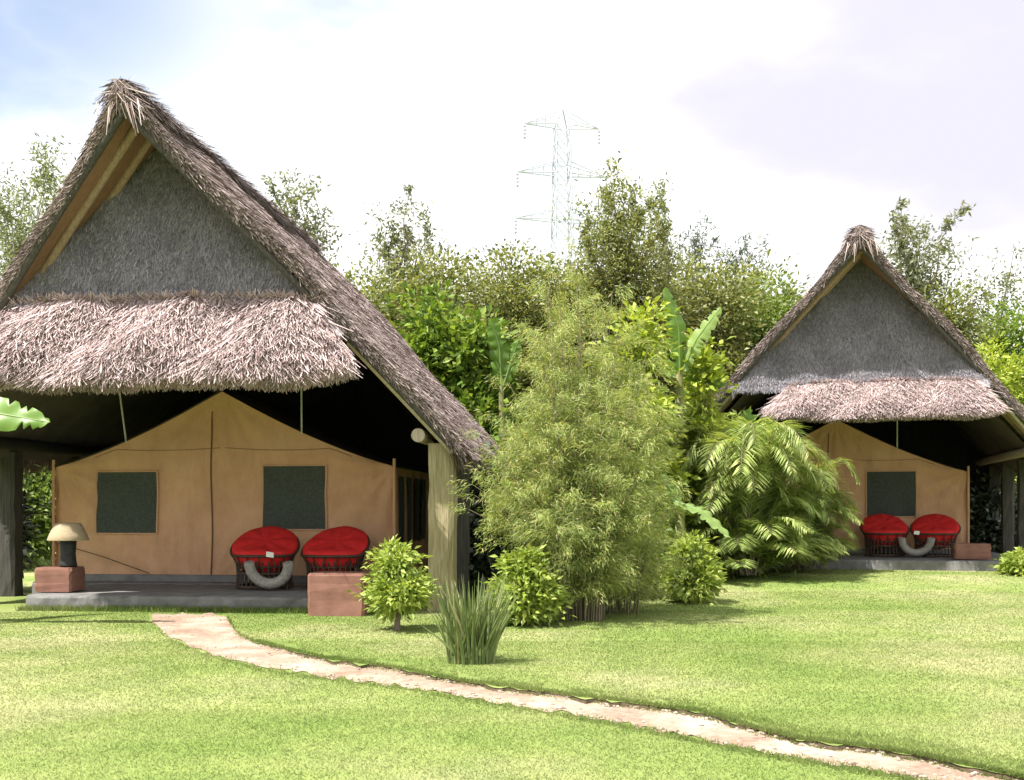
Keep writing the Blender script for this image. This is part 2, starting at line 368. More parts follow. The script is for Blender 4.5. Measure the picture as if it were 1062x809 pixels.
# ragged blades hanging over the path's edges
for (edge, nn_) in ((UP, 16000), (LO, 5000)):
    u = rng.uniform(165, 1120, nn_); v = np.interp(u, edge[:,0], edge[:,1]) + (rng.normal(-1, 1.6, nn_) if edge is UP else rng.normal(1.5, 2, nn_)); kk = v > 640; u, v = u[kk], v[kk]
    Y = vY(v); X = GX(u, Y); n = len(X)
    a = np.stack([X, Y, gnd(X,Y)+berm(X,Y)], -1); hh = rng.uniform(.008, .028, n)
    b = a + np.stack([rng.normal(0,.6,n)*hh, (-.5 if edge is UP else .3)*hh + rng.normal(0,.5,n)*hh, hh], -1)
    an = rng.uniform(0, pi, n); sd = np.stack([np.cos(an), np.sin(an)*.4, 0*an], -1)
    mb.add(np.stack([a-sd*.006, a+sd*.006, b], 1).reshape(-1,3), t=np.arange(n*3).reshape(-1,3))
tag(mb.build('grass', M['blade']), 'short mown grass blades of the lawn', 'grass', kind='stuff')

# ------------------------------------------------------------------ thatched hut
ZR, SLOPE, HW, YB = 5.86, 1.07, 3.58, 6.15
def yfront(s): return -1.5*(1-s*1.07)
def make_hut():
    rg = np.random.RandomState(3)
    root = thing('thatched_hut', '', 'hut', (0,0,0), 0, 'thatched safari huts')
    def top(side, s, t, lift=0):
        s = np.asarray(s, float); t = np.asarray(t, float)
        y = yfront(s)*(1-t) + YB*t
        x = side*HW*s; z = ZR - SLOPE*HW*s
        sag = .04*np.sin(pi*s) + .05*np.sin(y*1.3+side)*np.sin(s*5) + .03*np.sin(y*3.1+s*9)
        n = np.array([side*SLOPE, 0, 1])/math.hypot(SLOPE, 1)
        return np.stack([x+0*t, y, z+0*t], -1) + n*(sag + lift)[..., None]
    mb = MB()
    for side in (-1, 1):
        S, T = np.meshgrid(np.linspace(0,1,26), np.linspace(0,1,34), indexing='ij')
        th = .13 - .03*S
        P = top(side, S, T, rg.normal(0,.012,S.shape)); Q = top(side, S, T, -th)
        if side < 0: mb.grid(P[:, ::-1]); 
        else: mb.grid(P)
        for A, B in ((P[:,0],Q[:,0]), (P[:,-1],Q[:,-1]), (P[-1],Q[-1])):
            mb.grid(np.stack([A*(1-k)+B*k + rg.normal(0,.012,A.shape)*(0<k<1) for k in np.linspace(0,1,4)], 1))
        # straw lying on the slope
        n = 85000
        s = rg.uniform(0, 1, n); t = rg.uniform(0, 1, n)
        Ls = rg.uniform(.08,.30,n); ds = Ls/(HW*math.hypot(1, SLOPE)); dt = rg.normal(0, .011, n)
        a = top(side, s, t, rg.uniform(-.005,.02,n)); b = top(side, np.minimum(s+ds, 1.035), np.clip(t+dt, -.004, 1.004), rg.uniform(.0,.042,n))
        sd = nrm(np.stack([rg.normal(0,.5,n), np.ones(n), rg.normal(0,.5,n)], -1)); mb.strands(a, b, rg.uniform(.007,.022,n), sd, m=1)
        # eave fringe
        n = 7000; t = rg.uniform(0,1,n); s = rg.uniform(.95,1.0,n); a = top(side, s, t, -rg.uniform(0,.13,n)); b = a + np.stack([side*rg.uniform(.02,.16,n), rg.normal(0,.05,n), -rg.uniform(.05,.26,n)], -1)
        mb.strands(a, b, .014, nrm(np.stack([rg.normal(0,.3,n), np.ones(n), rg.normal(0,.2,n)], -1)), m=1)
        # rake fringe at the front and back, cut straw ends
        for tt, dy, n in ((0, -1, 9000), (1, 1, 4000)):
            s = rg.uniform(0,1,n); a = top(side, s, np.full(n, tt*1.0), -rg.uniform(0,.11,n)); a[:,1] -= dy*rg.uniform(0,.06,n)
            down = np.array([side*1.0, 0, -SLOPE])/math.hypot(1,SLOPE)
            b = a + down*rg.uniform(.03,.13,n)[:,None] + np.stack([rg.normal(0,.022,n), dy*rg.uniform(-.01,.05,n), rg.normal(0,.022,n)], -1)
            mb.strands(a, b, .014, nrm(rg.normal(0,1,(n,3))), m=1)
    # ridge cap bundle
    n = 9000; y = rg.uniform(-1.47, YB, n); an = rg.normal(0, .75, n)
    a = np.stack([.06*np.sin(an), y, ZR+.03+.09*np.cos(an)], -1); sgn = np.sign(an)
    b = a + np.stack([sgn*rg.uniform(.08,.26,n), rg.normal(0,.05,n), -rg.uniform(.05,.30,n)], -1)
    mb.strands(a, b, .018, nrm(np.stack([rg.normal(0,.2,n), np.ones(n), rg.normal(0,.2,n)], -1)), m=1)
    yy = np.linspace(-1.52, YB, 30); mb.tube(np.stack([0*yy, yy, ZR-.02+.02*np.sin(yy*4)], -1), .10, 8)
    # tuft and hanging strips at the front peak
    n = 300; a = np.stack([rg.normal(0,.05,n), rg.uniform(-1.58,-1.4,n), ZR+rg.uniform(-.1,.08,n)], -1)
    b = a + np.stack([rg.normal(0,.13,n), rg.uniform(-.08,.05,n), rg.normal(-.14,.10,n)], -1); mb.strands(a, b, .014, nrm(rg.normal(0,1,(n,3))), m=1)
    roof = mb.build('thatch_roof', [M['thatch_base'], M['thatch']], root)
    mb = MB(); n = 16; a = np.stack([rg.normal(0,.17,n), -1.60+rg.uniform(-.03,.03,n), ZR-.16-rg.uniform(0,.08,n)], -1)
    b = a + np.stack([a[:,0]*.35+rg.normal(0,.03,n), rg.normal(0,.02,n), -rg.uniform(.12,.34,n)], -1)
    mb.strands(a, b, .013, nrm(np.stack([np.ones(n), 0*a[:,0], rg.normal(0,.2,n)], -1))); mb.build('hanging_strip', M['skirt'], root)
    # reed lining under the thatch
    mb = MB()
    for side in (-1, 1):
        S, T = np.meshgrid(np.linspace(0,.99,16), np.linspace(.0005,.9995,30), indexing='ij'); mb.grid(top(side, S, T, -(.13-.03*S)-.012))
    mb.build('reed_lining', M['reed'], root)
    def under(side, s, y, d):
        s = np.asarray(s, float); z = ZR-SLOPE*HW*s; n = np.array([side*SLOPE,0,1])/math.hypot(SLOPE,1)
        return np.stack([side*HW*s, np.broadcast_to(y, s.shape), z], -1) + n*(.04*np.sin(pi*s) - (.13-.03*s) - d)[:,None]
    s = np.linspace(.02,.985,14)
    for side in (-1, 1):
        for off, fade in ((.34,1),(.72,1),(1.1,1),(2.2,.5),(3.5,0),(4.7,0),(5.8,0)):
            r_ = MB(); s_ = s if side < 0 or fade < 1 else np.linspace(.62,.985,8); r_.tube(under(side, s_, yfront(s_)*fade+off, .07), .052 if off > .2 else .06, 8); r_.build('rafter', M['pole'], root, True)
        se = np.linspace(.01,.985,14); r_ = MB(); r_.tube(under(side, se, yfront(se)+.02, .035), .042, 8); r_.build('rake_shadow_pole', M['darkpost'], root, True)  # added dark pole drawing the shadow line beneath the thatch edge
        r_ = MB(); r_.tube(under(side, np.linspace(.66,.99,6), yfront(np.linspace(.66,.99,6))+.10, .06), .06, 8); r_.build('eave_rafter', M['greywood'], root, True)
        for q in (.25,.5,.74):
            y0 = -.3; yy = np.linspace(y0, YB-.1, 12)
            r_ = MB(); r_.tube(np.concatenate([under(side, np.array([q]), np.array([k]), .03) for k in yy]), .03, 6); r_.build('purlin', M['pole'], root, True)
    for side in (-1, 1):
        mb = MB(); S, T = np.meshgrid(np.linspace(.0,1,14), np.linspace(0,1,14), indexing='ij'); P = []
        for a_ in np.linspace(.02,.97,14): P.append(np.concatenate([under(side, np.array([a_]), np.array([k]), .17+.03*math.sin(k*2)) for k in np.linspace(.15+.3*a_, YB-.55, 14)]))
        mb.grid(np.array(P)); mb.build('ceiling_shadow_sheet', M['shadow_sheet'], root, True)  # added dark sheet standing in for the shade under the roof
    # gable panel of grey thatch (front) and near-black wall added to blacken the interior (rear)
    gy = -.42
    mb = MB(); zt = ZR-.18
    def panel(x, z): return np.stack([x, gy + .02*np.sin(x*7+z*3) - .10*(zt-z)/2, z], -1)
    K = np.linspace(0,1,20); Pp = []
    for q in K:
        z = zt-(zt-3.3)*q; h = (zt-z)/SLOPE+.06; x = np.linspace(-h, h, 24); Pp.append(panel(x, np.full(24, z)))
    mb.grid(np.array(Pp)); P2 = np.array(Pp); P2[:,:,1] += .1; mb.grid(P2)
    n = 60000; q = np.sqrt(rg.uniform(0,1,n)); z = zt-(zt-3.3)*q; h = (zt-z)/SLOPE; x = rg.uniform(-1,1,n)*h
    row = np.round((z+.02*np.sin(x*3))/.12)*.12 ; z2 = row + rg.normal(0,.022,n)
    a = panel(x, np.minimum(z2, zt)); a[:,1] -= .005; b = a + np.stack([rg.normal(0,.035,n), -rg.uniform(.005,.045,n), -rg.uniform(.03,.13,n)], -1)
    mb.strands(a, b, rg.uniform(.006,.018,n), nrm(np.stack([np.ones(n), rg.normal(0,.4,n), rg.normal(0,.5,n)], -1)), m=1)
    mb.build('gable_panel', [M['thatch_base'], M['gable']], root)
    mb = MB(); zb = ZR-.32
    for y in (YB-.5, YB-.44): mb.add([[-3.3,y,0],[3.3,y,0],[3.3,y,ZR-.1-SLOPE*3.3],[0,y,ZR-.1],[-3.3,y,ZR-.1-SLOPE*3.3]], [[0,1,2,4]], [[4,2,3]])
    mb.build('rear_shadow_wall', M['shadow_black'], root)
    # fringe of pale thatch over the porch
    def skirt(p, q, lift=0):
        p = np.asarray(p, float); q = np.asarray(q, float)
        ends = np.abs(p)**7
        x = p*(1.92+.50*q); z = 3.74-1.0*q+.02*np.sin(p*6)*q + .20*ends*q + .012*np.sin(p*17)*q - .10*ends*(1-q)
        y = gy-.12 - (.50*np.sin(q*pi/2)*(1-.75*ends)) - .05*np.sin(p*9+q*4)
        n = nrm(np.stack([.1*p, -1+0*p, .6+0*p], -1)); return np.stack([x, y, z], -1) + n*np.asarray(lift)[...,None]
    mb = MB(); Pq, Qq = np.meshgrid(np.linspace(-1,1,40), np.linspace(0,1,16), indexing='ij')
    A = skirt(Pq, Qq, 0*Pq); B = skirt(Pq, Qq, -.16+0*Pq); mb.grid(A); mb.grid(B)
    for a_, b_ in ((A[:,-1],B[:,-1]), (A[0],B[0]), (A[-1],B[-1]), (A[:,0],B[:,0])): mb.grid(np.stack([a_, b_], 1))
    n = 48000; cl = 2600; cp = rg.uniform(-1,1,cl); cq = rg.uniform(-.06,.90,cl); ct = rg.normal(0,.5,cl); cu = rg.uniform(.0,.13,cl)
    i = rg.randint(0, cl, n); p = np.clip(cp[i]+rg.normal(0,.018,n), -1, 1); q = cq[i]+rg.normal(0,.025,n)
    a = skirt(p, q, rg.uniform(-.02,.02,n)); ln = rg.uniform(.08,.26,n)
    b = a + np.stack([(ct[i]*.8+rg.normal(0,.4,n))*ln, -cu[i]-.35*ln+rg.normal(0,.04,n), -.85*ln], -1)
    mb.strands(a, b, rg.uniform(.007,.022,n), nrm(np.stack([np.ones(n), rg.normal(0,.3,n), rg.normal(0,.4,n)], -1)), m=1)
    n = 6000; p = rg.uniform(-1,1,n); a = skirt(p, np.full(n,.985), -rg.uniform(0,.16,n)); b = a + np.stack([rg.normal(0,.04,n), rg.normal(-.02,.03,n), -rg.uniform(.03,.10,n)], -1)
    mb.strands(a, b, .014, nrm(np.stack([np.ones(n), rg.normal(0,.4,n), rg.normal(0,.3,n)], -1)), m=1)
    n = 1500; p = rg.uniform(-.98,.98,n); a = skirt(p, np.full(n,.03), rg.uniform(-.04,.04,n)); b = a + np.stack([rg.normal(0,.07,n), rg.normal(-.04,.05,n), rg.uniform(.01,.10,n)], -1)
    mb.strands(a, b, .016, nrm(np.stack([np.ones(n), rg.normal(0,.4,n), rg.normal(0,.3,n)], -1)), m=1)
    mb.build('thatch_fringe', [M['thatch_base'], M['skirt']], root)
    # posts, beams, platform
    for side in (-1, 1):
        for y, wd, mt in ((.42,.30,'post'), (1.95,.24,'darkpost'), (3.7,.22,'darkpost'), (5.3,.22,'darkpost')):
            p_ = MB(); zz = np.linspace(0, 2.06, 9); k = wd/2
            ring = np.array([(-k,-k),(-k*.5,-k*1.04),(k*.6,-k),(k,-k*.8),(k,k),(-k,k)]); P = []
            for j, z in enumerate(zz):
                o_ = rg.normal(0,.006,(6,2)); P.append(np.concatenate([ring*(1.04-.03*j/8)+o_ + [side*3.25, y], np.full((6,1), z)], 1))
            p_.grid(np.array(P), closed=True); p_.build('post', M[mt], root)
        b_ = MB(); b_.tube([(side*3.0, .1, 2.15), (side*3.0, 3, 2.16), (side*3.0, 5.9, 2.15)], .085, 12); b_.build('eave_beam', M['greywood' if side > 0 else 'shadow_black'], root, True)  # left beam coloured near-black so it sinks into the eave shade
    mb = MB()
    for x0, x1, y0, y1, h_ in ((-1.93, 2.55, 0, 2.0, .18), (-2.95, 2.95, 2.0, 5.6, .2)):
        K = np.linspace(x0, x1, 40); prof = [(y0,0.),(y0,h_-.035),(y0+.012,h_-.01),(y0+.05,h_),(y1,h_)]
        G_ = np.stack([np.stack([K, np.full(40,a_)+rg.normal(0,.005,40)*(a_ < y1), np.full(40,b_)+rg.normal(0,.002,40)], -1) for a_, b_ in prof], 1); mb.grid(G_)
        for e_ in (0, -1): mb.grid(np.stack([G_[e_], G_[e_]*np.array([1,1,0])], 1))
    mb.build('platform', M['concrete'], root)
    return root
hut = make_hut()
A1, A2 = R(5.3), R(14.3)
O1 = np.array([GX(182,13.5), 13.5, 0.]); O2 = np.array([GX(887,20.2), 20.2, .12])
hut.location = O1; hut.rotation_euler.z = -A1
hut['label'] = 'larger nearer thatched hut with steep grey roof at the start of the path'
hut2 = copy_tree(hut); hut2.location = O2; hut2.rotation_euler.z = -A2
for c in hut2.children:
    if c.name.startswith('thatch_fringe'): c.scale = (.84,1,.66); c.location = (.40,0,.93)     # a shorter fringe on the farther hut
hut2['label'] = 'smaller farther thatched hut with steep grey roof beyond the arching palm clump'
def H1(x, y, z=0): return O1 + rot((x,y,z), -A1)
def H2(x, y, z=0): return O2 + rot((x,y,z), -A2)

# ------------------------------------------------------------------ tents
def make_tent():
    root = thing('safari_tent', 'tan canvas tent with two dark windows standing under the larger nearer hut roof', 'tent', group='canvas tents under the hut roofs')
    hw, he, ha, D = 2.5, 1.66, 2.74, 3.0
    def roofz(x): k = 1-np.abs(x)/hw; return he + (ha-he)*(k**1.12) - .05*np.sin(pi*k)
    def wally(x, z):
        x = np.asarray(x, float); z = np.asarray(z, float); q = z/roofz(np.clip(x,-hw,hw)); e = np.sin(np.clip(q,0,1)*pi)
        f = .045*np.sin(x*2.2+1)*e + .014*np.sin(x*9+q*5)*e + .02*np.sin(q*9+x*3)*e
        for cx, cz, k, am in ((-hw,he,13,.03),(hw,he,13,.03),(0,ha,17,.02),(-hw,0,11,.022),(hw,0,11,.022),(-.16,0,15,.015)):   # creases fanning out from the pegged corners
            dx, dz = x-cx, z-cz; r = np.sqrt(dx*dx+dz*dz); f = f + am*np.sin(np.arctan2(dz,dx)*k+cx)*np.exp(-r*.9)*np.clip(r*3,0,1)
        return f + .015*np.exp(-((z-.1)/.12)**2)*np.sin(x*14)
    mb = MB(); xs_ = np.linspace(-hw, hw, 141); Z = np.linspace(0,1,50)
    def front(x, q):
        z = roofz(x)*q; y = wally(x, z)
        return np.stack([x, y, z], -1)
    Xg, Qg = np.meshgrid(xs_, Z, indexing='ij'); mb.grid(front(Xg, Qg))
    for sx in (-1, 1):
        Yg, Zg = np.meshgrid(np.linspace(0,D,24), np.linspace(0,he,12), indexing='ij'); mb.grid(np.stack([sx*hw + .03*np.sin(Yg*2)*np.sin(Zg/he*pi)*sx, Yg, Zg], -1))
    bk = front(Xg, Qg); bk[...,1] += D; mb.grid(bk)
    mb.build('canvas_wall', M['canvas'], root, True)
    mb = MB(); Xg, Yg = np.meshgrid(np.linspace(-hw-.05, hw+.05, 41), np.linspace(-.05, D+.1, 12), indexing='ij')
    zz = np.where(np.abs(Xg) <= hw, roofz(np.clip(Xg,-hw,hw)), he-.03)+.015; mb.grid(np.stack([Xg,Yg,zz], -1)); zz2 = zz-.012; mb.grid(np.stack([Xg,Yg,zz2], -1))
    mb.build('tent_roof', M['shadow_sheet'], root, True)  # canvas top coloured dark, carrying the shade beneath the thatch
    mb = MB(); K = np.linspace(-hw-.02, hw-.0, 30); mb.grid(np.stack([np.stack([K, 0*K-.055, 0*K+.0], -1), np.stack([K, 0*K-.055, 0*K+.09], -1), np.stack([K, 0*K-.03, 0*K+.1], -1)], 1)); mb.build('ground_sheet', M['sheet_grey'], root)
    for x0, x1, z0, z1 in ((-1.86,-.96,.70,1.58), (.60,1.53,.76,1.66)):
        w_ = MB(); Xw, Zw = np.meshgrid(np.linspace(x0,x1,12), np.linspace(z0,z1,12), indexing='ij')
        w_.grid(np.stack([Xw, wally(Xw,Zw)-.02-.012*np.sin((Xw-x0)/(x1-x0)*pi)*np.sin(Zw*6), Zw], -1))
        wo_ = w_.build('window', M['mesh_window'], root)
        f_ = MB(); e_ = .012
        t_ = np.linspace(0,1,16); e_ = .012
        lp = np.concatenate([np.stack([x0-e_+(x1-x0+2*e_)*t_, 0*t_+z1+e_],-1), np.stack([0*t_+x1+e_, z1+e_-(z1-z0+2*e_)*t_],-1), np.stack([x1+e_-(x1-x0+2*e_)*t_, 0*t_+z0-e_],-1), np.stack([0*t_+x0-e_, z0-e_+(z1-z0+2*e_)*t_],-1)])
        for a0 in range(4): q_ = lp[a0*16:(a0+1)*16]; f_.tube(np.stack([q_[:,0], wally(q_[:,0],q_[:,1])-.016, q_[:,1]],-1), .014, 6)
        f_.build('window_hem', M['canvas'], wo_)
    z_ = MB(); zz = np.linspace(.1, 2.45, 16); z_.tube(np.stack([-.16+.012*np.sin(zz*3), wally(-.16+0*zz, zz)-.008, zz], -1), .011, 6); z_.build('door_zip', M['zip'], root)
    for sx in (-1, 1):
        xx = np.linspace(.02, 1.0, 24); g = MB(); zz_ = 1.93-.04*np.sin(xx*pi)
        xm = xx*hw*.76; zs_ = np.minimum(zz_, roofz(xm)-.05); g.tube(np.stack([sx*xm, wally(sx*xm, zs_)-.004, zs_], -1), .007, 5); g.build('seam', M['seam'], root)
    for (a, b) in (((-2.45,-.07,.55),(-1.05,-.09,.12)),):
        g = MB(); g.tube([a, ((a[0]+b[0])/2, -.1, .36), b], .008, 6); g.build('loose_cord', M['zip'], root)
    for x0 in (-1.42, 1.18):
        g = MB(); sg = 1 if x0 > 0 else -1; g.tube([(x0, -.03, float(roofz(np.array(x0)))-.02), (x0-.12*(x0<0), -.05, 2.95)], .013, 6); g.build('hanging_rope', M['rope'], root)
    for y in np.arange(.45, 2.8, .62):
        sw = MB(); sw.grid(np.stack([np.stack([np.full(6,hw+.035+.004*k), np.linspace(y-.17,y+.17,6), np.full(6,z)], -1) for k,z in ((0,.55),(1,.8),(2,1.1),(1,1.4),(0,1.52))], 1)); sw.build('side_window', M['mesh_window'], root)
    for sx in (-1,1):
        p = MB(); p.tube([(sx*(hw+.02), -.03, 0), (sx*(hw+.02), -.03, he+.1)], .024, 8); p.build('tent_pole', M['canvas'], root, True)
    return root
tent = make_tent(); tent.location = H1(-.25, 2.3, .2); tent.rotation_euler.z = -A1
tent2 = copy_tree(tent); tent2.location = H2(-.25, 2.3, .2); tent2.rotation_euler.z = -A2
tent2['label'] = 'tan canvas tent partly hidden by palm fronds under the smaller farther hut roof'

# ------------------------------------------------------------------ chairs, hoops, blocks, lamp
def make_chair():
    root = thing('papasan_chair', '', 'chair', group='red cushioned porch chairs')
    rg = np.random.RandomState(5)
    def T(P):
        P = np.asarray(P, float).copy(); y = P[...,1]
        P[...,2] = P[...,2] +   .50*np.maximum(0, y+.22)**1.08      # the back of the tub rises, the front lip stays level
        return P + np.array([0, .05, .13])
    # bowl cushion: a thick tufted dish, tipped towards the lawn
    mb = MB(); n = 48; an = np.linspace(0, 2*pi, n, endpoint=False)
    prof = [(0,.02),(.12,.025),(.24,.06),(.34,.13),(.41,.23),(.455,.30),(.475,.34),(.47,.375),(.44,.398),(.39,.418),(.31,.425),(.20,.43),(.10,.428),(0,.425)]
    P = []
    for r, z in prof:
        puff = 1+.006*np.cos(an*8)*(r > .2); P.append(np.stack([r*puff*np.cos(an), r*puff*np.sin(an), z - .02 + .012*np.cos(an*8)*(z > .15)*(r < .42)*(r > .1) + 0*an], -1))
    mb.grid(T(np.array(P)), closed=True); mb.build('cushion', M['red'], root, True)
    # basket frame
    mb = MB(); an = np.linspace(0, 2*pi, 49)
    for r, z, k in ((.485,.31,.02),(.40,.16,.012),(.28,.04,.012)): mb.tube(T(np.stack([r*np.cos(an), r*np.sin(an), z+0*an], -1)), k, 8, cap=False)
    for a in np.linspace(0, 2*pi, 16, endpoint=False):
        rr = np.array([.05,.2,.3,.40,.485]); zz = np.array([-.02,-.005,.05,.15,.31]); mb.tube(T(np.stack([rr*math.cos(a), rr*math.sin(a), zz], -1)), .009, 6)
    mb.build('basket', M['rattan'], root, True)
    mb = MB()
    for z, r in ((.02,.40),(.20,.385),(.40,.41)): mb.tube(np.stack([r*np.cos(an), r*np.sin(an)*.9, z+0*an], -1), .02, 8, cap=False)
    for a in np.linspace(0, 2*pi, 30, endpoint=False):
        mb.tube([(.40*math.cos(a), .36*math.sin(a), .0),(.385*math.cos(a), .35*math.sin(a), .20),(.41*math.cos(a), .37*math.sin(a), .41)], .013, 6)
    mb.build('base', M['rattan'], root, True)
    return root
chair = make_chair()
CH = [(H1, A1, .70, 1.3, 'red cushioned round chair nearest the door seam under the larger hut'), (H1, A1, 1.655, 1.3, 'red cushioned round chair behind the terracotta block under the larger hut'),
      (H2, A2, .62, 1.35, 'red cushioned round chair nearest the palm fronds under the smaller hut'), (H2, A2, 1.54, 1.35, 'red cushioned round chair nearest the corner post under the smaller hut')]
for k, (H, A, x, y, lab) in enumerate(CH):
    c = chair if k == 0 else copy_tree(chair)
    c.location = H(x, y, .2); c.scale = (.92,.9,.98); c.rotation_euler.z = -A + (.12, -.1, .1, -.12)[k]; c['label'] = lab
mb = MB(); mb.box((0,0,.0), (.10,.012,.07)); tg = mb.build('paper_slip', M['white']); tg.location = H1(.93, .815, .66); tg.rotation_euler = (.3, .15, -A1)
tag(tg, 'small white slip resting on the front lip of a red chair of the larger hut', 'slip', 'white slips on the red chairs')
tg2 = copy_tree(tg); tg2.location = H2(1.16, .90, .66); tg2['label'] = 'small white slip between the two red chairs of the smaller hut'
def make_hoop():
    root = thing('rattan_loop', '', 'loop stand', group='grey rattan loops by the chairs')
    mb = MB(); an = np.linspace(pi*.97, 2.03*pi, 33); rr = .26
    mb.tube(np.stack([rr*np.cos(an), -.06*np.sin(an),.335+rr*np.sin(an)], -1), .07*(1+.03*np.cos(an*40)), 12, ref=np.array([0,1.,0])); mb.build('hoop', M['hoop'], root, True)
    for k in (-1, 1):
        mb = MB(); mb.tube([(k*.26, .02, .34), (k*.2, .14, .0)], .02, 8); mb.build('strut', M['rattan'], root, True)
    return root
hp = make_hoop(); hp.location = H1(.90, .86, .2); hp.rotation_euler.z = -A1; hp['label'] = 'grey U shaped rattan loop under the front of a red chair at the larger hut'
hp2 = copy_tree(hp); hp2.location = H2(1.16, .95, .2); hp2.rotation_euler.z = -A2; hp2['label'] = 'grey U shaped rattan loop between the two red chairs at the smaller hut'

def block(H, A, x, y, z, d, label):
    rg = np.random.RandomState(int(abs(x)*100)); mb = MB()
    def ring(k, zz): return np.array([(-k*d[0]/2+.03,-k*d[1]/2,zz),(k*d[0]/2-.03,-k*d[1]/2,zz),(k*d[0]/2,-k*d[1]/2+.03,zz),(k*d[0]/2,k*d[1]/2-.03,zz),(k*d[0]/2-.03,k*d[1]/2,zz),(-k*d[0]/2+.03,k*d[1]/2,zz),(-k*d[0]/2,k*d[1]/2-.03,zz),(-k*d[0]/2,-k*d[1]/2+.03,zz)])
    P = [ring(1, zz) + rg.normal(0,.005,(8,3)) for zz in np.linspace(0, d[2]-.03, 6)] + [ring(.96, d[2]), ring(.02, d[2]+.004)]
    mb.grid(np.array(P), closed=True); o = mb.build('terracotta_block', M['terracotta']); o.location = H(x, y, z); o.rotation_euler.z = -A
    tag(o, label, 'block', 'terracotta blocks on the porch edges')
block(H1, A1, 2.12, .0-.22, 0, (.68,.45,.50), 'terracotta plastered block at the platform edge beside the thick front post')
block(H1, A1, -1.77, .55, .2, (.50,.40,.30), 'terracotta plastered block carrying the straw shaded lamp')
block(H2, A2, 2.05, .45, .2, (.62,.42,.28), 'low terracotta block at the chair end of the smaller hut platform')
lamp = thing('table_lamp', 'black lamp with a woven straw dome shade on a terracotta block', 'lamp', H1(-1.66,.55,.51), -A1); lamp.scale = (.84,.84,.84)
mb = MB(); mb.lathe([(0,0),(.13,0),(.135,.02),(.125,.05),(.11,.2),(.125,.38),(.11,.41),(.02,.42),(.02,.5),(0,.5)], 20); mb.build('lamp_base', M['black'], lamp, True)
mb = MB(); mb.lathe([(.30,.40),(.305,.41),(.275,.49),(.24,.57),(.205,.635),(.185,.66),(.10,.672),(0,.675),(0,.66),(.10,.658),(.178,.645),(.23,.56),(.265,.48),(.295,.40)], 28); mb.build('lamp_shade', M['straw'], lamp, True)

# ------------------------------------------------------------------ pylon
def make_pylon():
    Y = 120.0; H = GZ(113, Y); root = thing('power_pylon', 'pale steel lattice power pylon rising far behind the trees', 'pylon', (GX(583,Y), Y, 0), R(12))
    mb = MB()
    def hwid(z): return np.interp(z, [0, 20, H-14, H-2, H], [3.2, 1.7, .95, .75, .1])
    zz = np.concatenate([np.linspace(0, H-14, 9), np.linspace(H-12, H-2, 6)]); R_ = .065
    cs = [(-1,-1),(1,-1),(1,1),(-1,1)]
    for a, b in cs: mb.tube([(a*hwid(z), b*hwid(z), z) for z in list(zz)+[H]], R_*1.2, 4)
    for z0, z1 in zip(zz[:-1], zz[1:]):
        for k in range(4):
            a, b = cs[k], cs[(k+1) % 4]; p = lambda c, z: np.array([c[0]*hwid(z), c[1]*hwid(z), z])
            for u_, v_ in ((p(a,z0),p(b,z1)), (p(b,z0),p(a,z1)), (p(a,z1),p(b,z1))): mb.tube([u_, v_], R_*.6, 4)
    mb.build('lattice_mast', M['steel'], root)
    for v, half in ((131, 4.2), (181, 5.0), (229, 5.2)):
        z = GZ(v, Y)
        for s in (-1, 1):
            b = MB(); tip = np.array([s*half, 0, z])
            for k in (-1, 1):
                b.tube([(s*.7, k*.75, z), tip], R_, 4); b.tube([(s*.7, k*.7, z+1.3), tip], R_*.8, 4)
                for f in (.3,.6): b.tube([(s*(.7+(half-.7)*f), k*.75*(1-f), z), (s*(.7+(half-.7)*f), k*.7*(1-f), z+1.3*(1-f))], R_*.6, 4)
            arm = b.build('cross_arm', M['steel'], root)
            i_ = MB(); i_.lathe([(.05,0),(.16,-.3),(.06,-.4),(.16,-.7),(.06,-.8),(.16,-1.1),(.06,-1.2),(.16,-1.5),(.04,-1.7)], 8, tip); i_.build('insulator', M['steel'], arm)
make_pylon()

# ------------------------------------------------------------------ vegetation
def spray(rg, lobes, ncl, nleaf, clr, Ln, Wd, mb, up=.1, surf=.4, flat=.6):
    vol = np.array([l[3]*l[4]*l[5] for l in lobes]); i = rg.choice(len(lobes), ncl, p=vol/vol.sum())
    La = np.array(lobes); d = nrm(rg.normal(0,1,(ncl,3))); r = rg.uniform(0,1,ncl)**surf
    C = La[i,:3] + d*La[i,3:]*r[:,None]; out = d
    cr_ = clr*rg.uniform(.5,1.4,ncl); n = ncl*nleaf; j = np.repeat(np.arange(ncl), nleaf)
    off = rg.normal(0,1,(n,3)); off[:,2] *= flat
    p = C[j] + off*cr_[j][:,None]*.55
    dd = nrm(off*.6 + out[j]*.5 + rg.normal(0,.5,(n,3)) + np.array([0,0,up])); nn = nrm(rg.normal(0,.55,(n,3)) + out[j]*.35 + np.array([0,0,.7]))
    mb.leaves(p, dd, nn, Ln*rg.uniform(.6,1.3,n), Wd*rg.uniform(.7,1.25,n), droop=.12)
    return C
def wood(rg, base, top, r, targets, mat, root, name='trunk'):
    mb = MB(); k = np.linspace(0,1,8)[:,None]; base = np.asarray(base,float); top = np.asarray(top,float)
    P = base*(1-k)+top*k + np.concatenate([rg.normal(0,.02*np.linalg.norm(top-base),(8,2))*np.sin(k*pi), np.zeros((8,1))], 1)
    mb.tube(P, np.linspace(r, r*.35, 8), 8)
    for t in targets:
        f = rg.uniform(.35,.95); s = P[int(f*7)]; m_ = (s+t)/2 + rg.normal(0,.06*np.linalg.norm(t-s),3); mb.tube([s, m_, t], [r*.4, r*.25, r*.08], 5)
    mb.build(name, mat, root, True)
